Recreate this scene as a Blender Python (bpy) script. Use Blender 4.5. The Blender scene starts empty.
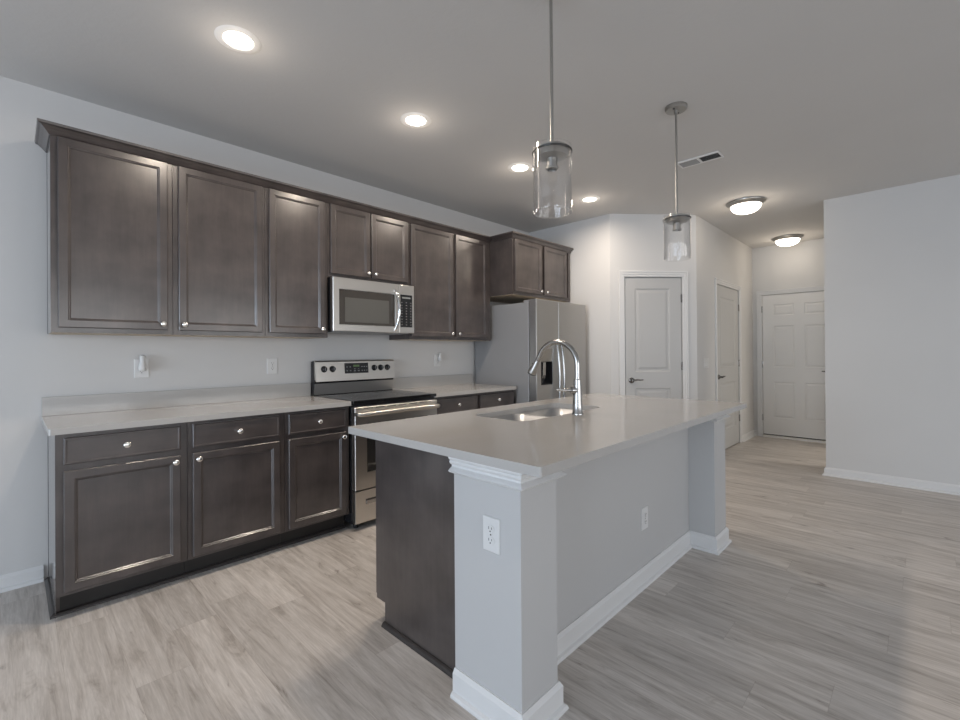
import bpy, bmesh, math, random
from mathutils import Vector, Matrix
random.seed(7)
sc = bpy.context.scene
COL = sc.collection

# ---------------------------------------------------------------- camera
F_PX, CX, CY = 453.72, 480.0, 350.61
CAMX, CAMY, CAMH = -.1394, -3.5208, 1.2538
YAW, PT, RL = .8009, .0034, .0069
cam = bpy.data.cameras.new('camera'); camo = bpy.data.objects.new('camera', cam); COL.objects.link(camo)
s_, c_ = math.sin(YAW), math.cos(YAW)
Fw = Vector((s_*math.cos(PT), c_*math.cos(PT), math.sin(PT)))
U0 = Vector((-s_*math.sin(PT), -c_*math.sin(PT), math.cos(PT)))
R0 = Vector((c_, -s_, 0))
Rt = R0*math.cos(RL) - U0*math.sin(RL); Up = U0*math.cos(RL) + R0*math.sin(RL)
camo.matrix_world = Matrix(((Rt.x, Up.x, -Fw.x, CAMX), (Rt.y, Up.y, -Fw.y, CAMY), (Rt.z, Up.z, -Fw.z, CAMH), (0, 0, 0, 1)))
cam.sensor_width = 36; cam.lens = 36*F_PX/960
cam.shift_y = -(360-CY)/960
cam.clip_start = .05
sc.camera = camo

# ---------------------------------------------------------------- world, light, exposure
sc.view_settings.view_transform = 'Standard'; sc.view_settings.look = 'None'
sc.view_settings.gamma = 1; sc.view_settings.use_curve_mapping = False
sc.view_settings.exposure = 0.0
w = bpy.data.worlds.new('sky'); sc.world = w; w.use_nodes = True
nt = w.node_tree; bg = nt.nodes['Background']
sky = nt.nodes.new('ShaderNodeTexSky'); sky.sky_type = 'NISHITA'; sky.sun_disc = False
sky.sun_elevation = math.radians(40); sky.sun_rotation = math.radians(120)
nt.links.new(sky.outputs[0], bg.inputs[0]); bg.inputs[1].default_value = .12

def area(name, loc, rot, sx, sy, power, col, spread=180):
    l = bpy.data.lights.new(name, 'AREA'); l.shape = 'RECTANGLE'; l.size = sx; l.size_y = sy
    l.energy = power; l.color = col; l.spread = math.radians(spread)
    o = bpy.data.objects.new(name, l); COL.objects.link(o); o.location = loc; o.rotation_euler = rot
    return o
P = math.pi
DAY = (.72, .84, 1.0)
WARM = (1.0, .86, .72)
# daylight arriving through the patio door (left wall) and the unseen windows added behind the camera
area('daylight_patio', (-5.65, -3.1, 1.2), (0, -P/2, 0), 2.2, 4.2, 270, DAY)
area('daylight_rear', (-.6, -9.0, 1.4), (P/2, 0, 0), 4.6, 1.9, 125, (.95, .96, 1.0))
area('daylight_rear', (3.6, -9.0, 1.4), (P/2, 0, 0), 2.6, 1.9, 60, (.95, .96, 1.0))
CAN_POWER, FLUSH_POWER = 11, 2.4

# ---------------------------------------------------------------- materials
def mat(name, col, rough=.5, metal=0, spec=.5, emit=None, estr=0, coat=0):
    m = bpy.data.materials.new(name); m.use_nodes = True
    b = m.node_tree.nodes['Principled BSDF']
    b.inputs['Base Color'].default_value = (*col, 1); b.inputs['Roughness'].default_value = rough
    b.inputs['Metallic'].default_value = metal; b.inputs['Specular IOR Level'].default_value = spec
    b.inputs['Coat Weight'].default_value = coat
    if emit: b.inputs['Emission Color'].default_value = (*emit, 1); b.inputs['Emission Strength'].default_value = estr
    return m
def N(m, t, **kw):
    n = m.node_tree.nodes.new(t)
    for k, v in kw.items(): setattr(n, k, v)
    return n
def L(m, a, b): m.node_tree.links.new(a, b)
def ramp(m, fac, stops):
    r = N(m, 'ShaderNodeValToRGB'); e = r.color_ramp.elements
    e[0].position, e[0].color = stops[0][0], (*stops[0][1], 1); e[1].position, e[1].color = stops[-1][0], (*stops[-1][1], 1)
    for p, c in stops[1:-1]:
        q = e.new(p); q.color = (*c, 1)
    L(m, fac, r.inputs[0]); return r
def coords(m, scale, kind='Object', rot=(0, 0, 0)):
    tc = N(m, 'ShaderNodeTexCoord'); mp = N(m, 'ShaderNodeMapping')
    mp.inputs['Scale'].default_value = scale; mp.inputs['Rotation'].default_value = rot
    L(m, tc.outputs[kind], mp.inputs['Vector']); return mp.outputs[0]
def noise(m, vec, scale, detail=4, rough=.5, dist=0):
    n = N(m, 'ShaderNodeTexNoise'); L(m, vec, n.inputs['Vector'])
    n.inputs['Scale'].default_value = scale; n.inputs['Detail'].default_value = detail
    n.inputs['Roughness'].default_value = rough; n.inputs['Distortion'].default_value = dist
    return n.outputs['Fac']
def bump(m, fac, strength, dist=.002):
    b = N(m, 'ShaderNodeBump'); b.inputs['Strength'].default_value = strength; b.inputs['Distance'].default_value = dist
    L(m, fac, b.inputs['Height']); L(m, b.outputs[0], m.node_tree.nodes['Principled BSDF'].inputs['Normal'])
def BS(m): return m.node_tree.nodes['Principled BSDF']

def paint(name, col, bstr, bscale, rough=.6):
    m = mat(name, col, rough, spec=.3)
    v = coords(m, (1, 1, 1)); n = noise(m, v, bscale, 3, .6); bump(m, n, bstr, .002)
    n2 = noise(m, v, 1.5, 2); a = tuple(x*.985 for x in col); b = tuple(min(1, x*1.01) for x in col)
    r = ramp(m, n2, [(.3, a), (.7, b)]); L(m, r.outputs[0], BS(m).inputs['Base Color'])
    return m
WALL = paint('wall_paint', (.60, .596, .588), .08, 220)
HALFW = paint('half_wall_paint', (.49, .488, .485), .08, 220)  # room wall paint, darkened for the dimmer light on the island
ENTRYP = paint('entry_door_paint', (.72, .71, .69), .02, 80, .4)  # door paint lightened to make up for weak light at the entry
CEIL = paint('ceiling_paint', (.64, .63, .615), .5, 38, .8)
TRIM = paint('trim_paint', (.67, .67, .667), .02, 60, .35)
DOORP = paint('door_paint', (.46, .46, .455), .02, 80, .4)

def wood(name, c1, c2, c3, rough, vertical=True, coat=.6):
    m = mat(name, c1, rough, spec=.5, coat=coat)
    BS(m).inputs['Coat Roughness'].default_value = .18
    sc_ = (9, 9, .7) if vertical else (.7, 9, 9)
    oi = N(m, 'ShaderNodeObjectInfo'); v = coords(m, sc_)
    add = N(m, 'ShaderNodeVectorMath', operation='ADD'); L(m, v, add.inputs[0])
    ml = N(m, 'ShaderNodeMath', operation='MULTIPLY'); L(m, oi.outputs['Random'], ml.inputs[0]); ml.inputs[1].default_value = 37
    L(m, ml.outputs[0], add.inputs[1])
    g = noise(m, add.outputs[0], 5, 6, .65, .6)
    bl = noise(m, coords(m, (3, 3, 3)), 2.2, 3, .5)
    mx = N(m, 'ShaderNodeMath', operation='MULTIPLY_ADD'); L(m, g, mx.inputs[0]); mx.inputs[1].default_value = .28
    h = N(m, 'ShaderNodeMath', operation='MULTIPLY'); L(m, bl, h.inputs[0]); h.inputs[1].default_value = .72
    L(m, h.outputs[0], mx.inputs[2])
    r = ramp(m, mx.outputs[0], [(.32, c1), (.5, c2), (.7, c3)]); L(m, r.outputs[0], BS(m).inputs['Base Color'])
    bump(m, g, .06, .001)
    return m
ESP = wood('espresso_wood', (.037, .030, .029), (.056, .046, .044), (.080, .066, .061), .31)
ESPH = wood('espresso_wood_horizontal', (.037, .030, .029), (.056, .046, .044), (.080, .066, .061), .31, False)
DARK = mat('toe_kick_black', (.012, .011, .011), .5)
SHOE = mat('dark_shoe_moulding', (.035, .03, .028), .35)
SKIN = mat('espresso_end_skin', (.055, .047, .047), .30, spec=.8, coat=1.0); SKIN.node_tree.nodes['Principled BSDF'].inputs['Coat Roughness'].default_value = .07
MAPLE = wood('maple_underside', (.42, .34, .25), (.50, .41, .31), (.56, .47, .36), .5, False, 0)

def stone(name, c1, c2, rough):
    m = mat(name, c1, rough, spec=.5)
    v = coords(m, (1, 1, 1)); n = noise(m, v, 1.4, 5, .6, 1.5); n2 = noise(m, v, 260, 2, .5)
    r = ramp(m, n, [(.35, c1), (.62, c2)]); r2 = ramp(m, n2, [(.35, (.98, .98, .98)), (.65, (1.02, 1.02, 1.02))])
    mx = N(m, 'ShaderNodeMixRGB', blend_type='MULTIPLY'); mx.inputs[0].default_value = 1
    L(m, r.outputs[0], mx.inputs[1]); L(m, r2.outputs[0], mx.inputs[2]); L(m, mx.outputs[0], BS(m).inputs['Base Color'])
    return m
QUARTZ = stone('quartz', (.42, .408, .392), (.435, .424, .41), .12)

def brushed(name, col, rough, horizontal=True, metal=1.0):
    m = mat(name, col, rough, metal)
    v = coords(m, (1, 60, 60) if horizontal else (60, 60, 1)); n = noise(m, v, 12, 3, .6)
    r = ramp(m, n, [(.3, (rough-.02,)*3), (.7, (rough+.03,)*3)]); L(m, r.outputs[0], BS(m).inputs['Roughness'])
    return m
STEEL = mat('brushed_stainless', (.64, .615, .58), .30, 1)
STEELV = brushed('brushed_stainless_vertical', (.47, .46, .445), .36, False)
BOWL = mat('sink_steel', (.56, .56, .56), .36, .65)
CHROME = mat('chrome', (.78, .78, .78), .09, 1)
NICKEL = mat('satin_nickel', (.43, .425, .415), .20, 1)
KNOBM = mat('knob_nickel', (.80, .79, .77), .24, 1)
FIXN = mat('fixture_nickel', (.40, .39, .37), .34, 1)
FIXD = mat('fixture_dark_ring', (.10, .10, .10), .3, 1)
BRONZE = mat('dark_lever_metal', (.16, .155, .15), .25, 1)
APPG = mat('appliance_grey_side', (.30, .305, .315), .42, .3)
BLACK = mat('black_enamel', (.012, .012, .014), .25)
BLKGL = mat('black_glass', (.010, .010, .011), .04, spec=.6)
SMOKE = mat('oven_window_glass', (.03, .028, .026), .06, spec=.7)
MWIN = mat('microwave_window_mesh', (.11, .108, .10), .16, .2)
MWINF = mat('microwave_window_border', (.05, .045, .04), .10, .1)
PLATE = mat('white_plastic', (.66, .66, .655), .35)
SLOT = mat('outlet_slot', (.09, .09, .09), .5)
KEYS = mat('key_legend', (.20, .20, .20), .5)
CLOCK = mat('clock_display', (.04, .07, .03), .3, emit=(.5, .8, .3), estr=.06)
SEAMM = mat('gap_shadow_black', (.01, .01, .01), .8)
VENTM = mat('vent_white', (.80, .80, .79), .45)
VENTB = mat('vent_blade', (.38, .38, .375), .5)
VENTD = mat('vent_opening', (.02, .02, .02), .7)
THRESH = mat('threshold_white', (.78, .76, .72), .4)
CANE = mat('downlight_lens', (1, .95, .88), .4, emit=(1, .93, .83), estr=9)
BOWLE = mat('glowing_glass_bowl', (.95, .92, .88), .3, emit=(1, .92, .80), estr=4.5)

GLASS = bpy.data.materials.new('clear_glass'); GLASS.use_nodes = True
def glass_nodes(m, base, edge, rough):
    t = m.node_tree; t.nodes.clear()
    out = t.nodes.new('ShaderNodeOutputMaterial'); mix = t.nodes.new('ShaderNodeMixShader')
    tr = t.nodes.new('ShaderNodeBsdfTransparent'); gl = t.nodes.new('ShaderNodeBsdfGlossy')
    lw = t.nodes.new('ShaderNodeLayerWeight'); lw.inputs[0].default_value = .18
    r = t.nodes.new('ShaderNodeMapRange'); r.inputs['To Min'].default_value = base; r.inputs['To Max'].default_value = edge
    gl.inputs['Roughness'].default_value = rough; gl.inputs['Color'].default_value = (.9, .9, .9, 1)
    tr.inputs['Color'].default_value = (.985, .985, .985, 1)
    t.links.new(lw.outputs['Facing'], r.inputs['Value']); t.links.new(r.outputs[0], mix.inputs[0])
    t.links.new(tr.outputs[0], mix.inputs[1]); t.links.new(gl.outputs[0], mix.inputs[2]); t.links.new(mix.outputs[0], out.inputs[0])
glass_nodes(GLASS, .035, .9, .05)
WGLASS = bpy.data.materials.new('window_glass'); WGLASS.use_nodes = True; glass_nodes(WGLASS, .03, .3, .02)

def floor_mat():
    m = mat('vinyl_plank', (.4, .37, .33), .38, spec=.4)
    tc = N(m, 'ShaderNodeTexCoord'); sep = N(m, 'ShaderNodeSeparateXYZ'); L(m, tc.outputs['Object'], sep.inputs[0])
    def M(op, a, b=None, c=None):
        n = N(m, 'ShaderNodeMath', operation=op)
        for i, q in enumerate((a, b, c)):
            if q is None: continue
            if isinstance(q, (int, float)): n.inputs[i].default_value = q
            else: L(m, q, n.inputs[i])
        return n.outputs[0]
    W, LEN = .182, 1.22
    px = M('DIVIDE', sep.outputs[0], W); ix = M('FLOOR', px); fx = M('SUBTRACT', px, ix)
    wn = N(m, 'ShaderNodeTexWhiteNoise', noise_dimensions='1D'); L(m, ix, wn.inputs['W'])
    py = M('ADD', M('DIVIDE', sep.outputs[1], LEN), wn.outputs['Value']); iy = M('FLOOR', py); fy = M('SUBTRACT', py, iy)
    cmb = N(m, 'ShaderNodeCombineXYZ'); L(m, ix, cmb.inputs[0]); L(m, iy, cmb.inputs[1])
    wn2 = N(m, 'ShaderNodeTexWhiteNoise', noise_dimensions='2D'); L(m, cmb.outputs[0], wn2.inputs['Vector'])
    # grain stretched along Y, shifted per plank
    off = N(m, 'ShaderNodeVectorMath', operation='MULTIPLY'); L(m, wn2.outputs['Color'], off.inputs[0]); off.inputs[1].default_value = (13, 17, 9)
    add = N(m, 'ShaderNodeVectorMath', operation='ADD'); L(m, tc.outputs['Object'], add.inputs[0]); L(m, off.outputs[0], add.inputs[1])
    mp = N(m, 'ShaderNodeMapping'); mp.inputs['Scale'].default_value = (12, 1.0, 1); L(m, add.outputs[0], mp.inputs[0])
    g1 = noise(m, mp.outputs[0], 1.6, 8, .68, .9)
    mp2 = N(m, 'ShaderNodeMapping'); mp2.inputs['Scale'].default_value = (85, 4.5, 1); L(m, add.outputs[0], mp2.inputs[0])
    g2 = noise(m, mp2.outputs[0], 2.0, 5, .6)
    mp3 = N(m, 'ShaderNodeMapping'); mp3.inputs['Scale'].default_value = (5, 1.3, 1); L(m, add.outputs[0], mp3.inputs[0])
    kn = noise(m, mp3.outputs[0], 2.4, 4, .6, 1.4)
    r1 = ramp(m, g1, [(.30, (.335, .300, .270)), (.43, (.485, .447, .412)), (.54, (.57, .533, .498)), (.68, (.65, .613, .577))])
    r2 = ramp(m, g2, [(.3, (.86, .855, .85)), (.7, (1.07, 1.07, 1.07))])
    rk = ramp(m, kn, [(.27, (.52, .50, .49)), (.34, (.88, .87, .86)), (.42, (1, 1, 1))])
    rp = ramp(m, wn2.outputs['Value'], [(0, (.90, .895, .89)), (1, (1.09, 1.085, 1.08))])
    def mul(a, b):
        n = N(m, 'ShaderNodeMixRGB', blend_type='MULTIPLY'); n.inputs[0].default_value = 1; L(m, a, n.inputs[1]); L(m, b, n.inputs[2]); return n.outputs[0]
    c = mul(mul(mul(r1.outputs[0], r2.outputs[0]), rk.outputs[0]), rp.outputs[0])
    ex = M('MULTIPLY', M('MINIMUM', fx, M('SUBTRACT', 1, fx)), W); ey = M('MULTIPLY', M('MINIMUM', fy, M('SUBTRACT', 1, fy)), LEN)
    e = M('MINIMUM', ex, ey); seam = ramp(m, M('MULTIPLY', e, 400), [(.1, (.80, .78, .76)), (.6, (1, 1, 1))])
    c = mul(c, seam.outputs[0]); L(m, c, BS(m).inputs['Base Color'])
    bump(m, g2, .05, .001)
    return m
FLOOR = floor_mat()

# ---------------------------------------------------------------- mesh helpers
class MB:
    def __init__(s): s.bm = bmesh.new()
    def box(s, x0, x1, y0, y1, z0, z1):
        v = [s.bm.verts.new((x, y, z)) for x in (x0, x1) for y in (y0, y1) for z in (z0, z1)]
        for f in ((0, 1, 3, 2), (4, 6, 7, 5), (0, 4, 5, 1), (2, 3, 7, 6), (0, 2, 6, 4), (1, 5, 7, 3)):
            s.bm.faces.new([v[i] for i in f])
        return s
    def quad(s, *pts): s.bm.faces.new([s.bm.verts.new(p) for p in pts]); return s
    def prism(s, poly, a0, a1, axis='x'):
        """extrude a 2D polygon: axis x -> poly in (y,z); y -> (x,z); z -> (x,y)"""
        def mk(p, a): return {'x': (a, p[0], p[1]), 'y': (p[0], a, p[1]), 'z': (p[0], p[1], a)}[axis]
        A = [s.bm.verts.new(mk(p, a0)) for p in poly]; B = [s.bm.verts.new(mk(p, a1)) for p in poly]
        n = len(poly)
        s.bm.faces.new(A); s.bm.faces.new(B)
        for i in range(n): s.bm.faces.new((A[i], A[(i+1) % n], B[(i+1) % n], B[i]))
        return s
    def lathe(s, prof, center=(0, 0, 0), seg=32, rot=None, sx=1, sy=1, close=False):
        M = (rot or Matrix.Identity(3)); C = Vector(center); rings = []
        for r, z in prof:
            if r < 1e-6: rings.append([s.bm.verts.new(C+M@Vector((0, 0, z)))])
            else: rings.append([s.bm.verts.new(C+M@Vector((r*sx*math.cos(2*P*i/seg), r*sy*math.sin(2*P*i/seg), z))) for i in range(seg)])
        pairs = list(zip(rings[:-1], rings[1:]))
        if close: pairs.append((rings[-1], rings[0]))
        for a, b in pairs:
            if len(a) == 1 and len(b) == 1: continue
            for i in range(seg):
                j = (i+1) % seg
                if len(a) == 1: s.bm.faces.new((a[0], b[j], b[i]))
                elif len(b) == 1: s.bm.faces.new((a[i], a[j], b[0]))
                else: s.bm.faces.new((a[i], a[j], b[j], b[i]))
        return s
    def tube(s, pts, rad, seg=16, caps=True, flat=1.0):
        pts = [Vector(p) for p in pts]; n = len(pts)
        rad = rad if isinstance(rad, (list, tuple)) else [rad]*n
        rings = []; t0 = (pts[1]-pts[0]).normalized()
        ref = Vector((0, 0, 1)) if abs(t0.z) < .9 else Vector((1, 0, 0)); u = t0.cross(ref).normalized()
        for i, p in enumerate(pts):
            t = (pts[min(i+1, n-1)]-pts[max(i-1, 0)]).normalized()
            u = (u - t*u.dot(t)).normalized(); v = t.cross(u)
            rings.append([s.bm.verts.new(p+rad[i]*(u*math.cos(2*P*k/seg)*flat+v*math.sin(2*P*k/seg))) for k in range(seg)])
        for a, b in zip(rings[:-1], rings[1:]):
            for k in range(seg): s.bm.faces.new((a[k], a[(k+1) % seg], b[(k+1) % seg], b[k]))
        if caps: s.bm.faces.new(rings[0]); s.bm.faces.new(rings[-1])
        return s
    def mould(s, path, prof, closed=False):
        """sweep profile [(outward, z)] along XY path with mitred corners; outward = right-hand side of travel"""
        n = len(path); P2 = [Vector((p[0], p[1])) for p in path]; rings = []
        for i in range(n):
            if closed: a, b, c = P2[i-1], P2[i], P2[(i+1) % n]
            else: a, b, c = P2[max(i-1, 0)], P2[i], P2[min(i+1, n-1)]
            d1 = (b-a).normalized() if (b-a).length > 1e-9 else None; d2 = (c-b).normalized() if (c-b).length > 1e-9 else None
            d1 = d1 or d2; d2 = d2 or d1
            n1 = Vector((d1.y, -d1.x)); n2 = Vector((d2.y, -d2.x)); m = n1+n2; m = m/(m.dot(n1))
            rings.append([s.bm.verts.new((b.x+m.x*o, b.y+m.y*o, z)) for o, z in prof])
        k = len(prof); pr = list(zip(rings[:-1], rings[1:]))
        if closed: pr.append((rings[-1], rings[0]))
        for A, B in pr:
            for j in range(k): s.bm.faces.new((A[j], A[(j+1) % k], B[(j+1) % k], B[j]))
        if not closed: s.bm.faces.new(rings[0]); s.bm.faces.new(rings[-1])
        return s
    def panelled(s, w, h, t, xs, zs, rings, edge=.002):
        """slab w x h x t, back at y=0, front at y=-t; cells of the grid (xs, zs) listed in `rings` get stepped panels"""
        gx = [0]+sorted({a for r in rings for a in (r[0], r[1])})+[w]; gz = [0]+sorted({a for r in rings for a in (r[2], r[3])})+[h]
        gx[0], gx[-1], gz[0], gz[-1] = edge, w-edge, edge, h-edge
        V = {}
        def v(x, y, z):
            k = (round(x, 5), round(y, 5), round(z, 5))
            if k not in V: V[k] = s.bm.verts.new((x, y, z))
            return V[k]
        for i in range(len(gx)-1):
            for j in range(len(gz)-1):
                x0, x1, z0, z1 = gx[i], gx[i+1], gz[j], gz[j+1]
                st = [r for r in rings if abs(r[0]-x0) < 1e-6 and abs(r[1]-x1) < 1e-6 and abs(r[2]-z0) < 1e-6 and abs(r[3]-z1) < 1e-6]
                prev = [v(x0, -t, z0), v(x1, -t, z0), v(x1, -t, z1), v(x0, -t, z1)]
                if st:
                    for ins, dep in st[0][4]:
                        cur = [v(x0+ins, -t+dep, z0+ins), v(x1-ins, -t+dep, z0+ins), v(x1-ins, -t+dep, z1-ins), v(x0+ins, -t+dep, z1-ins)]
                        for q in range(4): s.bm.faces.new((prev[q], prev[(q+1) % 4], cur[(q+1) % 4], cur[q]))
                        prev = cur
                s.bm.faces.new(prev)
        # chamfered rim, sides and back
        fr = []
        for x in gx: fr.append((x, gz[0]))
        for z in gz[1:]: fr.append((gx[-1], z))
        for x in gx[-2::-1]: fr.append((x, gz[-1]))
        for z in gz[-2:0:-1]: fr.append((gx[0], z))
        def outp(x, z):
            return (0 if abs(x-gx[0]) < 1e-6 else (w if abs(x-gx[-1]) < 1e-6 else x), 0 if abs(z-gz[0]) < 1e-6 else (h if abs(z-gz[-1]) < 1e-6 else z))
        n = len(fr); A = [v(x, -t, z) for x, z in fr]; B = [s.bm.verts.new((outp(x, z)[0], -t+edge, outp(x, z)[1])) for x, z in fr]
        C2 = [s.bm.verts.new((outp(x, z)[0], 0, outp(x, z)[1])) for x, z in fr]
        for i in range(n):
            j = (i+1) % n
            s.bm.faces.new((A[i], A[j], B[j], B[i])); s.bm.faces.new((B[i], B[j], C2[j], C2[i]))
        s.bm.faces.new(C2)
        return s
    def build(s, name, m, parent=None, bevel=0, smooth=False, off=None, rot=0):
        """geometry is written in world coordinates unless `off` gives the local origin in use"""
        bmesh.ops.recalc_face_normals(s.bm, faces=s.bm.faces)
        me = bpy.data.meshes.new(name)
        if parent is not None and off is None:
            mw = wm(parent).inverted(); s.bm.transform(mw)
        s.bm.to_mesh(me); s.bm.free()
        o = bpy.data.objects.new(name, me); COL.objects.link(o); me.materials.append(m)
        if off is not None: o.location = off
        if parent is not None: o.parent = parent
        if smooth:
            for p in me.polygons: p.use_smooth = True
            try: me.set_sharp_from_angle(angle=math.radians(35))
            except Exception: pass
        if bevel:
            b = o.modifiers.new('bevel', 'BEVEL'); b.width = bevel; b.segments = 2; b.limit_method = 'ANGLE'; b.angle_limit = math.radians(40)
        return o
def wm(o):
    m = Matrix.LocRotScale(o.location, o.rotation_euler, None)
    return (wm(o.parent) @ m) if o.parent else m
def thing(name, label, cat, loc=(0, 0, 0), rz=0, group=None):
    o = bpy.data.objects.new(name, None); o.empty_display_size = .1; COL.objects.link(o)
    o.location = loc; o.rotation_euler = (0, 0, rz)
    if cat: o['category'] = cat
    if label: o['label'] = label
    if group: o['group'] = group
    return o
def tag(o, label, cat, group=None):
    o['label'] = label; o['category'] = cat
    if group: o['group'] = group
    return o
def struct(o): o['kind'] = 'structure'; return o
def copy_tree(o, parent=None):
    c = o.copy(); COL.objects.link(c)
    if parent is not None: c.parent = parent
    for ch in list(o.children): copy_tree(ch, c)
    return c
ROTY = Matrix.Rotation(P/2, 3, 'X')      # local +z -> world -y

# ---------------------------------------------------------------- room shell
CH = 2.75
XW = 4.391; DA = (4.391, -1.108); DB = (5.115, -1.758); HX = 7.447; HY = -1.758; RX = 5.523; RY = -2.839
XL, YN = -5.5, -8.6
def s_build(mb, name, m, **k): return struct(mb.build(name, m, **k))
s_build(MB().box(XL-.2, HX+.3, YN-.2, .2, -.12, 0), 'floor', FLOOR)
s_build(MB().box(XL-.2, HX+.3, YN-.2, .2, CH, CH+.15), 'ceiling', CEIL)
s_build(MB().box(XL-.15, XW+.12, 0, .15, 0, CH), 'wall_back', WALL)
s_build(MB().box(XW, XW+.12, DA[1], 0, 0, CH), 'wall_fridge_side', WALL)
# diagonal pantry wall with a door opening, local frame s along wall
dth = math.atan2(DB[1]-DA[1], DB[0]-DA[0]); DL = math.hypot(DB[0]-DA[0], DB[1]-DA[1])
D0, D1, DH = .163, .799, 2.058
g = .012
m_ = MB(); m_.box(0, D0-g, 0, .12, 0, CH).box(D1+g, DL, 0, .12, 0, CH).box(D0-g, D1+g, 0, .12, DH+g, CH)
o = m_.build('wall_pantry', WALL, off=(DA[0], DA[1], 0)); o.rotation_euler = (0, 0, dth); struct(o)
# hall left wall (faces the camera side, -y)
H0, H1, HH = 5.80, 6.715, 2.058
s_build(MB().box(DB[0], H0-g, HY, HY+.12, 0, CH).box(H1+g, HX, HY, HY+.12, 0, CH).box(H0-g, H1+g, HY, HY+.12, HH+g, CH), 'wall_hall', WALL)
# entry wall
E0, E1, EB, EH = -1.882, -2.745, .03, 2.045
s_build(MB().box(HX, HX+.14, E0+g, HY+.12, 0, CH).box(HX, HX+.14, RY-.02, E1-g, 0, CH).box(HX, HX+.14, E1-g, E0+g, EH+g, CH), 'wall_entry', WALL)
# the hall side of this wall has an opening to an unseen side room, added to brighten the hall
OX0, OX1, OH = 5.95, 7.05, 2.1
s_build(MB().box(RX, OX0, RY-.12, RY, 0, CH).box(OX1, HX+.14, RY-.12, RY, 0, CH).box(OX0, OX1, RY-.12, RY, OH, CH).box(RX, RX+.12, YN, RY-.12, 0, CH), 'wall_right', WALL)
s_build(MB().box(RX+.12, HX+.14, -5.2, -5.08, 0, .3).box(RX+.12, HX+.14, -5.2, -5.08, 2.3, CH).box(RX+.12, RX+.4, -5.2, -5.08, .3, 2.3).box(HX-.1, HX+.14, -5.2, -5.08, .3, 2.3), 'wall_side_room', WALL)
s_build(MB().box(HX+.14, HX+.26, -5.2, RY-.12, 0, CH), 'wall_side_room_end', WALL)
area('daylight_side_room', (6.6, -5.4, 1.3), (P/2, 0, 0), 1.6, 2.0, 42, (1, .91, .80))  # lamp of the added room, lifts the dark entry door
# rear wall with three added windows, left wall with the patio door: behind the camera, they let the daylight in
m_ = MB(); wins = [(-2.9, -.7), (-.5, 1.7), (2.3, 4.9)]
xs = XL
for a, b in wins:
    m_.box(xs, a, YN-.15, YN, 0, CH); m_.box(a, b, YN-.15, YN, 0, .45); m_.box(a, b, YN-.15, YN, 2.35, CH); xs = b
m_.box(xs, RX+.12, YN-.15, YN, 0, CH)
s_build(m_, 'wall_near', WALL)
PD0, PD1 = -5.2, -1.0
s_build(MB().box(XL-.15, XL, YN, PD0, 0, CH).box(XL-.15, XL, PD1, 0, 0, CH).box(XL-.15, XL, PD0, PD1, 2.35, CH), 'wall_left', WALL)
for i, (a, b) in enumerate(wins):
    f = MB(); mid = (a+b)/2
    for (x0, x1) in ((a, a+.05), (mid-.02, mid+.02), (b-.05, b)): f.box(x0, x1, YN-.11, YN-.05, .45, 2.35)
    for (z0, z1) in ((.45, .50), (1.38, 1.42), (2.30, 2.35)): f.box(a, b, YN-.11, YN-.05, z0, z1)
    fo = s_build(f, 'window_%d' % (i+1), TRIM)
    MB().box(a+.05, b-.05, YN-.082, YN-.078, .50, 2.30).build('pane', WGLASS, fo)
f = MB()
for y0, y1 in ((PD0, PD0+.07), ((PD0+PD1)/2-.04, (PD0+PD1)/2+.04), (PD1-.07, PD1)): f.box(XL-.11, XL-.05, y0, y1, .0, 2.35)
for z0, z1 in ((.002, .08), (2.28, 2.35)): f.box(XL-.11, XL-.05, PD0, PD1, z0, z1)
fo = s_build(f, 'window_4', TRIM); MB().box(XL-.082, XL-.078, PD0+.07, PD1-.07, .08, 2.28).build('pane', WGLASS, fo)

# baseboards: profile (outward, z), swept with mitres
def bprof(h=.083, t=.014, sh=.016):
    return [(0, 0), (t+sh, 0), (t+sh, .006), (t+sh*.75, .014), (t+.001, .019), (t, .02), (t, h-.016), (t*.55, h-.006), (t*.35, h), (0, h)]
def base(name, path, m=TRIM, prof=None):
    return s_build(MB().mould(path, prof or bprof()), name, m)
base('baseboard_back', [(XL, 0), (-.02, 0)])
dd = Vector((math.cos(dth), math.sin(dth)))
def dp(s): return (DA[0]+dd.x*s, DA[1]+dd.y*s)
base('baseboard_fridge_side', [(XW, -.001), DA, dp(D0-.07)])
base('baseboard_pantry', [dp(D1+.075), DB, (H0-.075, HY)])
base('baseboard_hall', [(H1+.075, HY), (HX, HY), (HX, E0+.08)])
base('baseboard_right', [(OX0, RY), (RX, RY), (RX, YN)])
base('baseboard_near', [(RX, YN), (XL, YN)])
base('baseboard_left', [(XL, YN), (XL, PD0)])

# ---------------------------------------------------------------- interior doors (local frame: x along wall, -y towards room)
def lever(parent, x, z, t, name='lever_handle', dirn=1):
    m = MB()
    m.lathe([(0, 0), (.031, 0), (.031, .006), (.024, .012), (.012, .016), (.012, .045), (.0, .047)], (x, -t, z), 24, ROTY)
    pts = [(x, -t-.04, z), (x+dirn*.02, -t-.045, z+.002), (x+dirn*.05, -t-.045, z+.008), (x+dirn*.08, -t-.043, z+.004), (x+dirn*.115, -t-.04, z+.006)]
    m.tube(pts, [.011, .010, .008, .0075, .006], 12)
    return m.build(name, BRONZE, parent, smooth=True, off=(0, 0, 0))
def hinge(parent, x, z, t):
    m = MB().box(x-.004, x+.012, -t-.002, -t+.004, z-.045, z+.045); m.tube([(x+.004, -t-.006, z-.045), (x+.004, -t-.006, z+.045)], .006, 10)
    return m.build('hinge', NICKEL, parent, off=(0, 0, 0))
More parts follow.
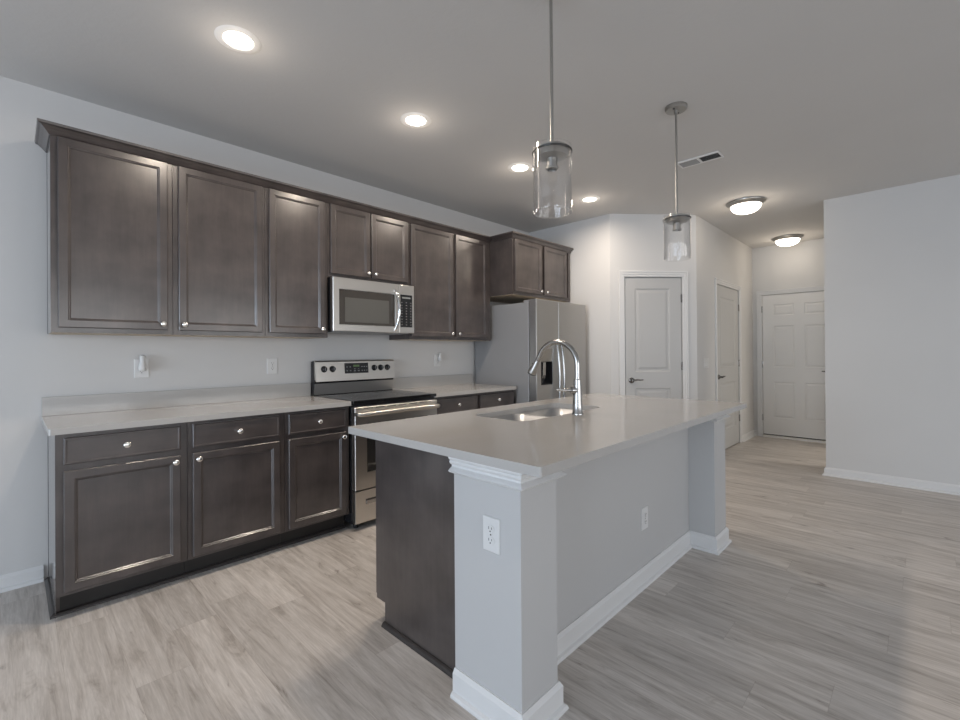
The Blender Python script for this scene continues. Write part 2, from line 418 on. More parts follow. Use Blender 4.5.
def make_door(n, loc, rz, w, top, bottom, rings, hinge_x, lever_at, hz, cw=.062, wallT=.12, DOORP=DOORP):
    root = thing('door_%d' % n, None, None, loc, rz); struct(root)
    h = top-bottom; t = .035; rec = .004
    leaf = MB().panelled(w, h, t, None, None, rings, .002).build('door_leaf', DOORP, root, off=(0, rec+t, bottom))
    # frame: jambs with stops behind the leaf
    jf = MB(); G = .0035; J = .010
    jf.box(-J, -G, 0, wallT, 0, top+G); jf.box(w+G, w+J, 0, wallT, 0, top+G); jf.box(-J, w+J, 0, wallT, top+G, top+J)
    jf.build('door_jamb', DOORP, root, off=(0, 0, 0))
    st = MB(); y0, y1 = rec+t+.002, rec+t+.03
    st.box(-G, .012, y0, y1, 0, top); st.box(w-.012, w+G, y0, y1, 0, top); st.box(-G, w+G, y0, y1, top-.012, top+G); st.box(-G, w+G, y0, y1, 0, max(bottom, .012)+.01)
    st.build('door_stop', SEAMM, root, off=(0, 0, 0))
    # casing, mitred round the opening: stepped profile
    cs = MB(); e = .008
    def ring(a, b, y):   # a,b distances outwards from the opening
        cs.box(-b, -a, y, 0, 0, top+a); cs.box(w+a, w+b, y, 0, 0, top+a); cs.box(-b, w+b, y, 0, top+a, top+b)
    ring(e, e+cw*.35, -.010); ring(e+cw*.35, e+cw*.75, -.014); ring(e+cw*.75, e+cw, -.018)
    cs.build('casing', TRIM, root, bevel=.0025, off=(0, 0, 0))
    for z in hz: hinge(root, hinge_x, z, -.001)
    if lever_at: lever(root, lever_at[0], lever_at[1], -rec, dirn=lever_at[2])
    return root
RP = [(.010, .007), (.026, .007), (.050, .001)]
W1 = D1-D0
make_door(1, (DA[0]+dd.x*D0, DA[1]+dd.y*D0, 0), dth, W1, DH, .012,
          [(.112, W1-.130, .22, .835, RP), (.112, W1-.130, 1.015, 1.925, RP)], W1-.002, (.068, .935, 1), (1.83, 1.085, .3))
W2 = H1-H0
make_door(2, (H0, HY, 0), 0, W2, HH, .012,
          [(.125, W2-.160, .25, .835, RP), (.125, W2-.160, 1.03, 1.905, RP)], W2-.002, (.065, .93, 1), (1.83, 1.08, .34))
W3 = E0-E1
six = []
for a, b in ((.135, .385), (.50, .745)):
    for c, d in ((.24, .755), (.965, 1.555), (1.70, 1.86)): six.append((a, b, c, d, [(.008, .006), (.018, .006), (.036, .001)]))
r3 = make_door(3, (HX, E0, 0), -P/2, W3, EH, .045, six, -.010, (W3-.055, .96, -1), (1.845, 1.05, .285), wallT=.14, DOORP=ENTRYP)
MB().box(-.0, W3, -.012, .10, .001, .03).build('threshold', THRESH, r3, off=(0, 0, 0))
for o in r3.children:
    if o.name.startswith('lever'): o['label'] = 'dark lever handle'

# ---------------------------------------------------------------- ceiling fixtures
def downlight(i, x, label):
    t = thing('recessed_downlight', label, 'ceiling light', (x, -1.2, CH), 0)
    MB().lathe([(.0635, -.002), (.068, -.006), (.092, -.005), (.100, -.0005), (.100, 0), (.0635, 0)], (0, 0, 0), 40, close=True).build('trim_ring', VENTM, t, smooth=True, off=(0, 0, 0))
    MB().lathe([(0, -.0035), (.050, -.0035), (.063, -.0015), (.063, -.0005), (0, -.0005)], (0, 0, 0), 40).build('lens', CANE, t, smooth=True, off=(0, 0, 0))
    l = bpy.data.lights.new('downlight_beam', 'AREA'); l.shape = 'DISK'; l.size = .14; l.energy = CAN_POWER; l.color = WARM; l.spread = math.radians(170)
    lo = bpy.data.objects.new('downlight_beam', l); COL.objects.link(lo); lo.parent = t; lo.location = (0, 0, -.008)
    l = bpy.data.lights.new('downlight_glow', 'POINT'); l.energy = .8; l.color = WARM; l.shadow_soft_size = .05
    lo = bpy.data.objects.new('downlight_glow', l); COL.objects.link(lo); lo.parent = t; lo.location = (0, 0, -.15)
for i, (x, lb) in enumerate([(.615, 'round recessed ceiling downlight nearest the camera, above the left wall cabinets'),
                             (1.675, 'round recessed ceiling downlight second from the left, in front of the microwave'),
                             (2.735, 'round recessed ceiling downlight seen just left of the near glass pendant'),
                             (3.82, 'round recessed ceiling downlight farthest away, in front of the fridge cabinet')]):
    downlight(i, x, lb)

def flush(x, label):
    t = thing('flush_mount_light', label, 'ceiling light', (x, -2.27, CH), 0)
    MB().lathe([(0, 0), (.168, 0), (.176, -.006), (.174, -.014), (.160, -.022), (.148, -.034), (.140, -.040), (.136, -.034), (0, -.034)], (0, 0, 0), 48).build('metal_rim', FIXN, t, smooth=True, off=(0, 0, 0))
    pr = [(.138*math.cos(a)**.8, -.034-.080*math.sin(a)) for a in [P/2*k/9 for k in range(10)]]
    pr[-1] = (0, pr[-1][1])
    MB().lathe(pr, (0, 0, 0), 48).build('glass_bowl', BOWLE, t, smooth=True, off=(0, 0, 0))
    MB().lathe([(0, -.120), (.006, -.118), (.009, -.112), (.007, -.106), (0, -.105)], (0, 0, 0), 16).build('finial', FIXN, t, smooth=True, off=(0, 0, 0))
    l = bpy.data.lights.new('bowl_light', 'POINT'); l.energy = FLUSH_POWER; l.color = (1, .84, .66); l.shadow_soft_size = .09
    lo = bpy.data.objects.new('bowl_light', l); COL.objects.link(lo); lo.parent = t; lo.location = (0, 0, -.22)
flush(5.02, 'lit flush mount ceiling light with glass bowl, nearer of the two in the hall')
flush(7.03, 'lit flush mount ceiling light with glass bowl, farther one, by the entry door')

def pendant(x, label):
    t = thing('pendant_light', label, 'pendant light', (x, -2.457, CH), 0, None)
    MB().lathe([(0, 0), (.064, 0), (.064, -.014), (.058, -.022), (.012, -.024), (.011, -.045), (0, -.045)], (0, 0, 0), 40).build('canopy', FIXN, t, smooth=True, off=(0, 0, 0))
    for dx in (-.035, .035): MB().lathe([(0, -.028), (.006, -.027), (.007, -.022), (0, -.021)], (dx, 0, 0), 12).build('canopy_screw', FIXD, t, smooth=True, off=(0, 0, 0))
    MB().tube([(0, 0, -.04), (0, 0, -.672)], .0065, 14).build('rod', FIXN, t, smooth=True, off=(0, 0, 0))
    zt = -.672
    MB().lathe([(0, zt+.012), (.009, zt+.012), (.012, zt+.002), (.062, zt), (.071, zt-.005), (.071, zt-.018), (.064, zt-.027), (.058, zt-.036), (.038, zt-.042), (.0, zt-.043)], (0, 0, 0), 40).build('cap', FIXN, t, smooth=True, off=(0, 0, 0))
    MB().lathe([(.0780, zt-.014), (.0805, zt-.015), (.0812, zt-.018), (.0805, zt-.021), (.0780, zt-.022)], (0, 0, 0), 48, close=True).build('ring', FIXD, t, smooth=True, off=(0, 0, 0))
    MB().lathe([(0, zt-.043), (.021, zt-.043), (.021, zt-.076), (.026, zt-.077), (.026, zt-.086), (.019, zt-.088), (.017, zt-.074), (0, zt-.074)], (0, 0, 0), 28).build('socket', FIXN, t, smooth=True, off=(0, 0, 0))
    MB().lathe([(.0745, zt+.004), (.0775, zt+.004), (.0775, zt-.256), (.0785, zt-.259), (.0775, zt-.262), (.0750, zt-.263), (.0735, zt-.260), (.0745, zt-.256)], (0, 0, 0), 56, close=True).build('glass_shade', GLASS, t, smooth=True, off=(0, 0, 0))
    return t
pendant(1.385, 'clear glass cylinder pendant on nickel rod over the near end of the island')
pendant(2.70, 'clear glass cylinder pendant on nickel rod over the far end of the island')

# ceiling register
t = thing('ceiling_vent', 'white rectangular ceiling vent register beyond the far pendant', 'air vent', (3.615, -2.292, CH))
MB().box(-.07, .07, -.155, -.145, -.006, 0).box(-.07, .07, .145, .155, -.006, 0).box(-.07, -.05, -.145, .145, -.006, 0).box(.05, .07, -.145, .145, -.006, 0).box(-.05, .05, -.008, .008, -.006, 0).build('frame', VENTM, t, off=(0, 0, 0))
MB().box(-.05, .05, -.145, .145, -.001, 0).build('backing', VENTD, t, off=(0, 0, 0))
sl = MB()
for k in range(7):
    xx = -.045+k*.015
    sl.prism([(xx-.006, -.0065), (xx+.004, -.0015), (xx+.005, -.002), (xx-.005, -.0070)], -.143, -.010, 'y')
    sl.prism([(xx+.006, -.0065), (xx-.004, -.0015), (xx-.005, -.002), (xx+.005, -.0070)], .010, .143, 'y')
sl.build('louvre_blades', VENTB, t, off=(0, 0, 0))

# ---------------------------------------------------------------- knobs and cabinet fronts
km = MB().lathe([(0, 0), (.008, 0), (.006, .004), (.0055, .012), (.010, .017), (.0155, .020), (.0165, .0235), (.014, .028), (.008, .0305), (0, .031)], (0, 0, 0), 28, ROTY)
bmesh.ops.recalc_face_normals(km.bm, faces=km.bm.faces)
KNOB = bpy.data.meshes.new('knob'); km.bm.to_mesh(KNOB); km.bm.free(); KNOB.materials.append(KNOBM)
for p_ in KNOB.polygons: p_.use_smooth = True
def knob(parent, x, y, z):
    o = bpy.data.objects.new('knob', KNOB); COL.objects.link(o); o.parent = parent; o.location = (x, y, z); return o
DT = .020
def cab_door(parent, x, y, z, w, h, kn=None, st=.038, name='door'):
    rg = [(st, w-st, st, h-st, [(.003, .0035), (.007, .004), (.012, .0095), (.016, .0095)])]
    o = MB().panelled(w, h, DT, None, None, rg, .0035).build(name, ESP, parent, off=(x, y, z))
    if kn: knob(o, kn[0], -DT, kn[1])
    return o
def cab_drawer(parent, x, y, z, w, h):
    rg = [(.010, w-.010, .010, h-.010, [(.003, .002)])]
    o = MB().panelled(w, h, DT, None, None, rg, .0035).build('drawer', ESPH, parent, off=(x, y, z))
    knob(o, w/2, -DT, h/2)
    return o

# wall cabinets: local origin = lower left back corner at the wall
def wall_cab(x, w, z0, z1, depth, doors, label, group=None, y=0, left_cut=0):
    t = thing('wall_cabinet', label, 'kitchen cabinet', (x, y, z0)); h = z1-z0; e = .0006
    b = MB().box(e, w-e, -depth+.019, 0, .012, h)            # carcass
    b.box(e, .040, -depth, -depth+.019, 0, h); b.box(w-.040, w-e, -depth, -depth+.019, 0, h)
    b.box(.040, w-.040, -depth, -depth+.019, 0, .040); b.box(.040, w-.040, -depth, -depth+.019, h-.05, h)
    if len(doors) > 1:
        xm = (doors[0][0]+doors[0][1]+doors[1][0]-doors[0][1])*0.5+doors[0][1]*.5
        xm = (doors[0][1]+doors[1][0])/2; b.box(xm-.018, xm+.018, -depth, -depth+.019, .04, h-.05)
    b.box(e, .016, -depth+.019, 0, 0, .012); b.box(w-.016, w-e, -depth+.019, 0, 0, .012)
    b.build('carcass', ESP, t, off=(0, 0, 0))
    if x == 0: MB().box(-.0008, .0004, -depth, -.031, 0, h-.05).build('end_skin', SKIN, t, off=(0, 0, 0))
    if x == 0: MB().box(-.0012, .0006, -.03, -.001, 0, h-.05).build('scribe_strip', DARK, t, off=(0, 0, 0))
    MB().box(.004, w-.004, -depth+.012, -.001, -.0015, .0005).build('underside_panel', MAPLE, t, off=(0, 0, 0))
    for x0, x1, zb, zt, side in doors:
        dw, dh = x1-x0, zt-zb
        cab_door(t, x0, -depth-.0005, zb, dw, dh, (.026 if side == 'L' else dw-.026, .034))
    return t
UB, UT = 1.372, 2.44
dz0, dz1 = .026, 1.017
wall_cab(0, .5325, UB, UT, .305, [(.027, .505, dz0, dz1, 'R')], 'dark wall cabinet at the far left end, knob at lower right of its door')
wall_cab(.5335, .533, UB, UT, .305, [(.027, .512, dz0, dz1, 'L')], 'dark wall cabinet second from the left, knob at lower left of its door')
wall_cab(1.0675, .4555, UB, UT, .305, [(.023, .427, dz0, dz1, 'R')], 'dark wall cabinet directly left of the microwave')
wall_cab(1.524, .762, 1.836, UT, .305, [(.019, .364, .024, .553, 'R'), (.378, .740, .024, .553, 'L')], 'short two-door dark wall cabinet above the microwave')
wall_cab(2.287, .523, UB, UT, .305, [(.013, .508, dz0, dz1, 'R')], 'dark wall cabinet directly right of the microwave')
wall_cab(2.811, .523, UB, UT, .305, [(.024, .464, dz0, dz1, 'L')], 'dark wall cabinet beside the fridge cabinet, rightmost full-height one')
wall_cab(3.336, 1.036, 1.832, UT, .611, [(.022, .458, .028, .556, 'R'), (.512, .943, .028, .556, 'L')], 'deep two-door dark wall cabinet above the refrigerator')
# crown mouldings
CP = [(0, 0), (.004, 0), (.012, .010), (.022, .022), (.036, .034), (.044, .037), (.047, .039), (.049, .051), (0, .051)]
def crown(path, z, label):
    return tag(MB().mould(path, [(a, b+z) for a, b in CP]).build('crown_moulding', ESPH), label, 'crown moulding')
c1 = crown([(-.001, 0), (-.001, -.3065), (3.334, -.3065)], 2.392, 'long dark crown moulding on top of the wall cabinet row')
c2 = crown([(3.335, -.357), (3.335, -.6125), (4.3725, -.6125)], 2.392, 'dark crown moulding around the top of the fridge cabinet')
# ---------------------------------------------------------------- base cabinets
BH = .882; TK = .115; BD = .61
def base_cab(x, w, x0, x1, side, label, ends=(False, False), cut=None):
    t = thing('base_cabinet', label, 'kitchen cabinet', (x, 0, 0)); e = .0006
    b = MB().box(e, w-e, -BD+.019, -.001, TK, BH-.001)
    b.box(e, x0+.012, -BD, -BD+.019, TK, BH-.001); b.box(x1-.012, w-e, -BD, -BD+.019, TK, BH-.001)
    for z0, z1 in ((TK, TK+.04), (.700, .738), (BH-.045, BH-.001)): b.box(x0+.012, x1-.012, -BD, -BD+.019, z0, z1)
    if ends[0]: b.box(e, .018, -.535, -.001, .001, TK)
    b.build('carcass', ESP, t, off=(0, 0, 0))
    if ends[0]: MB().box(-.0008, .0004, -BD, -.046, .02, BH-.001).build('end_skin', SKIN, t, off=(0, 0, 0))
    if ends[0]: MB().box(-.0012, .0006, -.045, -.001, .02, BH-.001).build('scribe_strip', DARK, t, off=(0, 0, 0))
    MB().box(.018 if ends[0] else e, w-e, -.535, -.520, .001, TK-.0005).build('toe_kick', DARK, t, off=(0, 0, 0))
    yf = -BD-.0005
    cab_door(t, x0, yf, .133, x1-x0, .571, (.026 if side == 'L' else x1-x0-.026, .571-.032))
    cab_drawer(t, x0, yf, .735, x1-x0, .128)
    return t
base_cab(0, .5325, .028, .499, 'R', 'dark base cabinet at the left end of the long counter', (True, False))
base_cab(.5335, .533, .0225, .4975, 'L', 'dark base cabinet in the middle of the left run, door knob at upper left')
base_cab(1.0675, .4545, .0205, .4235, 'R', 'narrow dark base cabinet immediately left of the range')
base_cab(2.292, .520, .030, .508, 'R', 'dark base cabinet immediately right of the range')
base_cab(2.813, .522, .030, .510, 'L', 'dark base cabinet between the range side unit and the refrigerator')
sp = [(0, 0), (.017, 0), (.016, .008), (.011, .015), (.004, .019), (0, .019)]
struct(MB().mould([(-.0008, -.03), (-.0008, -.5358), (1.5215, -.5358)], [(o_, z_+.0005) for o_, z_ in sp]).build('trim_1', SHOE))
struct(MB().mould([(2.293, -.5358), (3.334, -.5358)], [(o_, z_+.0005) for o_, z_ in sp]).build('trim_2', SHOE))

def rrect(x0, x1, y0, y1, r, n=6):
    pts = []
    rr = r if isinstance(r, (list, tuple)) else [r]*4
    for (cx, cy, a0, q) in ((x1-rr[0], y1-rr[0], 0, rr[0]), (x0+rr[1], y1-rr[1], P/2, rr[1]), (x0+rr[2], y0+rr[2], P, rr[2]), (x1-rr[3], y0+rr[3], 1.5*P, rr[3])):
        if q < 1e-6: pts.append((cx, cy)); continue
        for k in range(n+1): a = a0+P/2*k/n; pts.append((cx+q*math.cos(a), cy+q*math.sin(a)))
    return pts
def slab_holes(mb, outer, holes, z0, z1):
    """horizontal slab with holes"""
    bm = mb.bm
    for z in (z0, z1):
        es = []
        for lp in [outer]+holes:
            v = [bm.verts.new((x, y, z)) for x, y in lp]
            es += [bm.edges.new((v[i], v[(i+1) % len(v)])) for i in range(len(v))]
        bmesh.ops.triangle_fill(bm, use_beauty=True, use_dissolve=False, edges=es)
    for lp in [outer]+holes:
        for i in range(len(lp)):
            a, b = lp[i], lp[(i+1) % len(lp)]
            mb.quad((*a, z0), (*b, z0), (*b, z1), (*a, z1))
    bmesh.ops.remove_doubles(bm, verts=bm.verts, dist=1e-5)
    return mb
CT0, CT1 = BH+.0005, .914
for (x0, x1, lb, rr) in ((-.025, 1.5225, 'long light quartz countertop on the base cabinets left of the range', (0, 0, .012, 0)),
                         (2.2905, 3.352, 'short light quartz countertop between the range and the refrigerator', (0, 0, 0, .02))):
    t = thing('countertop', lb, 'countertop', (x0, 0, CT0))
    slab_holes(MB(), rrect(x0, x1, -.645, -.001, rr), [], CT0, CT1).build('slab', QUARTZ, t, bevel=.003)
    MB().box(x0, x1, -.020, -.001, CT1, 1.018).build('backsplash', QUARTZ, t, bevel=.0015)

# ---------------------------------------------------------------- range
rx0, rx1 = 1.527, 2.286
t = thing('range', 'stainless electric range with black glass cooktop between base cabinets', 'stove', (1.9065, -.33, 0))
MB().box(rx0, rx1, -.635, -.012, .045, .893).build('body', BLACK, t, bevel=.002)
for fx in (rx0+.05, rx1-.05):
    for fy in (-.60, -.06): MB().lathe([(0, .001), (.018, .001), (.018, .046), (0, .046)], (fx, fy, 0), 14).build('levelling_foot', BLACK, t)
MB().box(rx0-.0, rx1+.0, -.668, -.055, .894, .917).build('cooktop', BLKGL, t, bevel=.003)
BURN = mat('burner_print', (.12, .12, .12), .3)
for bx, by, r in ((1.72, -.50, .10), (2.10, -.50, .085), (1.72, -.22, .075), (2.10, -.22, .10)):
    for q in (r, r*.6): MB().lathe([(q-.0015, .9172), (q+.0015, .9172), (q+.0015, .9176), (q-.0015, .9176)], (bx, by, 0), 48, close=True).build('burner_ring', BURN, t)
dx0, dx1, yd = rx0+.003, rx1-.003, -.680
wx0, wx1, wz0, wz1 = 1.625, 2.188, .400, .752
dr = MB().panelled(dx1-dx0, .583, .044, None, None, [(wx0-dx0, wx1-dx0, wz0-.285, wz1-.285, [(.002, .006)])], .003).build('oven_door', STEEL, t, off=(dx0-t.location.x, yd+.044-t.location.y, .285))
MB().box(wx0+.003, wx1-.003, yd+.0035, yd+.0058, wz0+.003, wz1-.003).build('oven_window', SMOKE, dr)
hb = MB(); hz_ = .822
pts = [(dx0+.012, yd+.002, hz_), (dx0+.014, yd-.030, hz_), (dx0+.035, yd-.043, hz_)]+[(dx0+.035+(dx1-dx0-.07)*k/12, yd-.044-.010*math.sin(P*k/12), hz_+.004*math.sin(P*k/12)) for k in range(13)]+[(dx1-.035, yd-.043, hz_), (dx1-.014, yd-.030, hz_), (dx1-.012, yd+.002, hz_)]
hb.tube(pts, .017, 14).build('oven_door_handle', STEEL, dr, smooth=True)
for k in range(6): MB().box(1.60+k*.1, 1.675+k*.1, yd-.0006, yd+.001, .856, .861).build('vent_slot', SLOT, dr)
dw = MB().box(dx0, dx1, yd, -.636, .052, .278)
dwo = dw.build('storage_drawer', STEEL, t, bevel=.003)
MB().box(1.612, 2.20, yd-.0010, yd+.0005, .178, .214).build('pull_recess', FIXD, dwo)
MB().box(1.614, 2.198, yd-.0060, yd-.0005, .176, .204).build('pull_lip', NICKEL, dwo, bevel=.002)
# backguard
bgx0, bgx1 = rx0+.002, rx1-.008
bgd = MB().prism([(-.013, .918), (-.062, .918), (-.076, 1.020), (-.088, 1.024), (-.070, 1.186), (-.058, 1.192), (-.013, 1.186)], bgx0, bgx1, 'x').build('backguard', BLACK, t, bevel=.002)
MB().prism([(-.0765, 1.042), (-.0885, 1.040), (-.100, 1.026), (-.0995, 1.040), (-.086, 1.182), (-.074, 1.194), (-.060, 1.194), (-.060, 1.1925), (-.070, 1.187)], bgx0-.0005, bgx1+.0005, 'x').build('control_panel', STEEL, bgd, bevel=.0015)
MB().prism([(-.0635, .922), (-.0655, .921), (-.0800, 1.010), (-.0775, 1.012)], bgx0+.001, bgx1-.001, 'x').build('lower_panel', mat('dark_stainless', (.42, .42, .42), .38, 1), bgd)
# slanted frame for the controls
def onp(z): return -.0995+(z-1.040)*(.0135/.142)-.0012
A_ = math.atan2(.0135, .142); RK = Matrix.Rotation(-A_, 3, 'X') @ ROTY
for kx in (1.600, 1.674, 2.065, 2.131, 2.200):
    k = MB(); k.lathe([(0, 0), (.026, 0), (.0255, .004), (.022, .006), (.019, .020), (.016, .024), (0, .025)], (kx, onp(1.125), 1.125), 24, RK)
    ko = k.build('control_knob', BLACK, t, smooth=True)
    MB().box(kx-.002, kx+.002, onp(1.125)-.0275, onp(1.125)-.0245, 1.112, 1.141).build('knob_pointer', KEYS, ko)
def slant(mb, x0, x1, z0, z1, th=.002):
    mb.prism([(onp(z0)+.001, z0), (onp(z0)-th, z0), (onp(z1)-th, z1), (onp(z1)+.001, z1)], x0, x1, 'x'); return mb
cp = slant(MB(), 1.782, 2.006, 1.084, 1.170).build('clock_panel', BLKGL, t)
slant(MB(), 1.862, 1.918, 1.138, 1.154, .0026).build('clock_digits', CLOCK, cp)
for kx in (1.802, 1.834, 1.944, 1.967, 1.990):
    for kz in (1.106, 1.138): slant(MB(), kx-.006, kx+.006, kz-.004, kz+.004, .0026).build('touch_key', KEYS, cp)
for kx in (1.875, 1.911):
    slant(MB(), kx-.009, kx+.009, 1.100, 1.108, .0026).build('touch_key', KEYS, cp); slant(MB(), kx-.006, kx+.006, 1.118, 1.123, .0026).build('touch_key', KEYS, cp)

# ---------------------------------------------------------------- microwave
mx0, mx1, mz0, mz1 = 1.5275, 2.2830, 1.420, 1.832
t = thing('microwave', 'stainless over-the-range microwave hung under the short wall cabinet', 'microwave', (1.905, -.18, mz0))
MB().box(mx0+.004, mx1-.004, -.345, -.002, mz0+.004, mz1).build('body', BLACK, t, bevel=.002)
bt = MB().box(mx0+.02, mx1-.02, -.33, -.03, mz0-.006, mz0+.004)
bt.build('underside_grille', APPG, t, bevel=.002)
fy0, fy1 = -.382, -.346
wx0, wx1, wz0, wz1 = 1.577, 2.086, 1.470, 1.742
dsp = 2.122
mdo = MB().panelled(dsp-mx0, mz1-.004-mz0, fy1-fy0, None, None, [(wx0-mx0, wx1-mx0, wz0-mz0, wz1-mz0, [(.002, .005)])], .003).build('door', STEEL, t, off=(mx0-t.location.x, fy1-t.location.y, 0))
MB().box(wx0+.003, wx1-.003, fy0+.003, fy0+.0048, wz0+.003, wz1-.003).build('window_border', MWINF, mdo)
MB().box(wx0+.050, wx1-.060, fy0+.0015, fy0+.0029, wz0+.022, wz1-.062).build('window_screen', MWIN, mdo)
hd = MB(); pts = []
for k in range(15):
    a = k/14; z = mz0+.020+(.340)*a; pts.append((dsp-.038+.012*math.sin(P*a), fy0+.002-.048*math.sin(P*a)**.7, z))
hd.tube(pts, .0115, 14).build('handle', CHROME, mdo, smooth=True)
m_ = MB().box(dsp+.002, mx1, fy0, fy1, mz0, mz1-.004)
cpo = m_.build('control_side', STEEL, t, bevel=.003)
MB().box(dsp+.016, mx1-.022, fy0-.0015, fy0+.0005, 1.470, 1.745).build('keypad', BLKGL, cpo)
kx0, kx1 = dsp+.030, mx1-.036
for r in range(9):
    for c in range(3):
        xx = kx0+(kx1-kx0)*c/2; zz = 1.490+r*.0235
        MB().box(xx-.007, xx+.007, fy0-.0020, fy0-.0012, zz-.0022, zz+.0022).build('key', KEYS, cpo)
MB().box(kx0+.004, kx1-.004, fy0-.0020, fy0-.0012, 1.712, 1.726).build('display', mat('pale_display', (.16, .17, .17), .3, emit=(.8, .85, .8), estr=.05), cpo)

# ---------------------------------------------------------------- refrigerator
t = thing('refrigerator', 'stainless side-by-side refrigerator with grey sides and water dispenser', 'refrigerator', (3.84, -.4, 0))
fx0, fx1 = 3.385, 4.292
MB().box(fx0, fx1, -.768, -.03, .03, 1.742).build('body', APPG, t, bevel=.004)
MB().box(fx0+.03, fx1-.03, -.740, -.05, .001, .030).build('base_grille', BLACK, t)
for hx in (fx0+.045, fx1-.045): MB().box(hx-.035, hx+.035, -.815, -.70, 1.7425, 1.765).build('hinge_cover', APPG, t, bevel=.004)
fs = 3.763
def fdoor(x0, x1, label=None, hole=None):
    m = MB(); y0, y1, z0, z1 = -.862, -.775, .045, 1.768
    if hole:
        hx0, hx1, hz0, hz1 = hole
        return m.panelled(x1-x0, z1-z0, y1-y0, None, None, [(hx0-x0, hx1-x0, hz0-z0, hz1-z0, [(.001, .062)])], .004).build('door', STEELV, t, off=(x0-t.location.x, y1-t.location.y, z0))
    m.box(x0, x1, y0, y1, z0, z1)
    return m.build('door', STEELV, t, bevel=.005)
ld = fdoor(fx0+.002, fs-.003, hole=(3.458, 3.655, .925, 1.285))
rd = fdoor(fs+.003, fx1-.002)
MB().box(fx0+.006, fx1-.006, -.775, -.768, .06, 1.735).build('door_gasket', SEAMM, t)
MB().box(3.4585, 3.6545, -.8575, -.812, 1.155, 1.2845).build('dispenser_controls', mat('dispenser_panel', (.34, .32, .29), .3, .8), ld, bevel=.003)
MB().box(3.4585, 3.6545, -.807, -.8005, .9255, 1.1545).box(3.4585, 3.4665, -.858, -.807, .9255, 1.1545).box(3.6465, 3.6545, -.858, -.807, .9255, 1.1545).box(3.4665, 3.6465, -.856, -.807, .9255, .936).build('dispenser_bay', BLACK, ld)
pd = MB(); pd.prism([(-.812, 1.150), (-.835, 1.150), (-.830, 1.02), (-.818, .985), (-.812, .985)], 3.532, 3.580, 'x')
pd.build('dispenser_paddle', NICKEL, ld, bevel=.003)
for hx, dpar in ((fs-.050, ld), (fs+.028, rd)):
    pts = []
    for k in range(17):
        a = k/16; z = .50+.86*a; pts.append((hx, -.864-.045*math.sin(P*a)**.55, z))
    MB().tube(pts, .0125, 14).build('door_handle', NICKEL, dpar, smooth=True)

# ---------------------------------------------------------------- island
IYk, IYf = -1.662, -2.287
CX0, CX1 = 1.052, 3.055
YP, YC = -2.445, -2.600
NX0, NX1, FX0, FX1 = .992, 1.190, 2.893, 3.112
# dark cabinet body with a toe kick on the kitchen side
ic = thing('island_base_cabinet', 'dark stained cabinet box forming the kitchen side of the island', 'kitchen cabinet', (2.05, -2.0, 0))
TKI = .105
side = [(IYf+.0006, .001), (IYf+.0006, BH-.001), (IYk-.018, BH-.001), (IYk-.018, TKI), (IYk-.085, TKI), (IYk-.085, .001)]
MB().prism(side, CX0, CX0+.018, 'x').build('end_panel', ESP, ic); MB().prism(side, CX1-.018, CX1, 'x').build('end_panel', ESP, ic)
# carcass as open frame so the sink can hang inside
fr = MB(); ix0, ix1 = CX0+.0182, CX1-.0182; yk = IYk-.018
MB().box(ix0, ix1, yk-.50, yk-.0195, TKI, TKI+.018).build('bottom_panel', ESP, ic)                        # floor
MB().box(ix0, ix1, IYf+.001, IYf+.013, TKI, BH-.001).build('back_panel', ESP, ic)                # back
fr.box(ix0, ix1, yk-.019, yk, TKI, .145); fr.box(ix0, ix1, yk-.019, yk, .845, BH-.001)
units = [(ix0, 1.49), (1.49, 2.45), (2.45, ix1)]
for a, b in units: fr.box(a, a+.02, yk-.019, yk, .145, .845); fr.box(b-.02, b, yk-.019, yk, .145, .845)
fr.build('face_frame', ESP, ic)
MB().box(ix0, ix1, yk-.085, yk-.070, .001, TKI-.0005).build('toe_kick', DARK, ic)
def idoor(xa, xb, z0, z1, kside):
    # faces +y : local frame turned by pi
    w_, h_ = xb-xa, z1-z0
    o = MB().panelled(w_, h_, DT, None, None, [(.052, w_-.052, .052, h_-.052, [(.003, .0035), (.007, .004), (.012, .0095), (.016, .0095)])], .0035)
    ob = o.build('door', ESP, ic, off=(xb-ic.location.x, yk+.0005-ic.location.y, z0)); ob.rotation_euler = (0, 0, P)
    knob(ob, .026 if kside == 'L' else w_-.026, -DT, h_-.036)
idoor(CX0+.008, 1.478, .118, .700, 'L'); idoor(1.502, 1.966, .118, .865, 'L'); idoor(1.972, 2.438, .118, .865, 'R'); idoor(2.462, CX1-.008, .118, .700, 'R')
for xa, xb in ((CX0+.008, 1.478), (2.462, CX1-.008)):
    w_ = xb-xa; ob = MB().panelled(w_, .128, DT, None, None, [(.010, w_-.010, .010, .118, [(.003, .002)])], .0035).build('drawer', ESPH, ic, off=(xb-ic.location.x, yk+.0005-ic.location.y, .737))
    ob.rotation_euler = (0, 0, P); knob(ob, w_/2, -DT, .064)
sh = MB().prism([(CX0-.0006, .0005), (CX0-.018, .0005), (CX0-.017, .008), (CX0-.012, .015), (CX0-.006, .019), (CX0-.0006, .020)], IYf+.018, IYk-.080, 'y')
struct(sh.build('trim_3', SHOE))
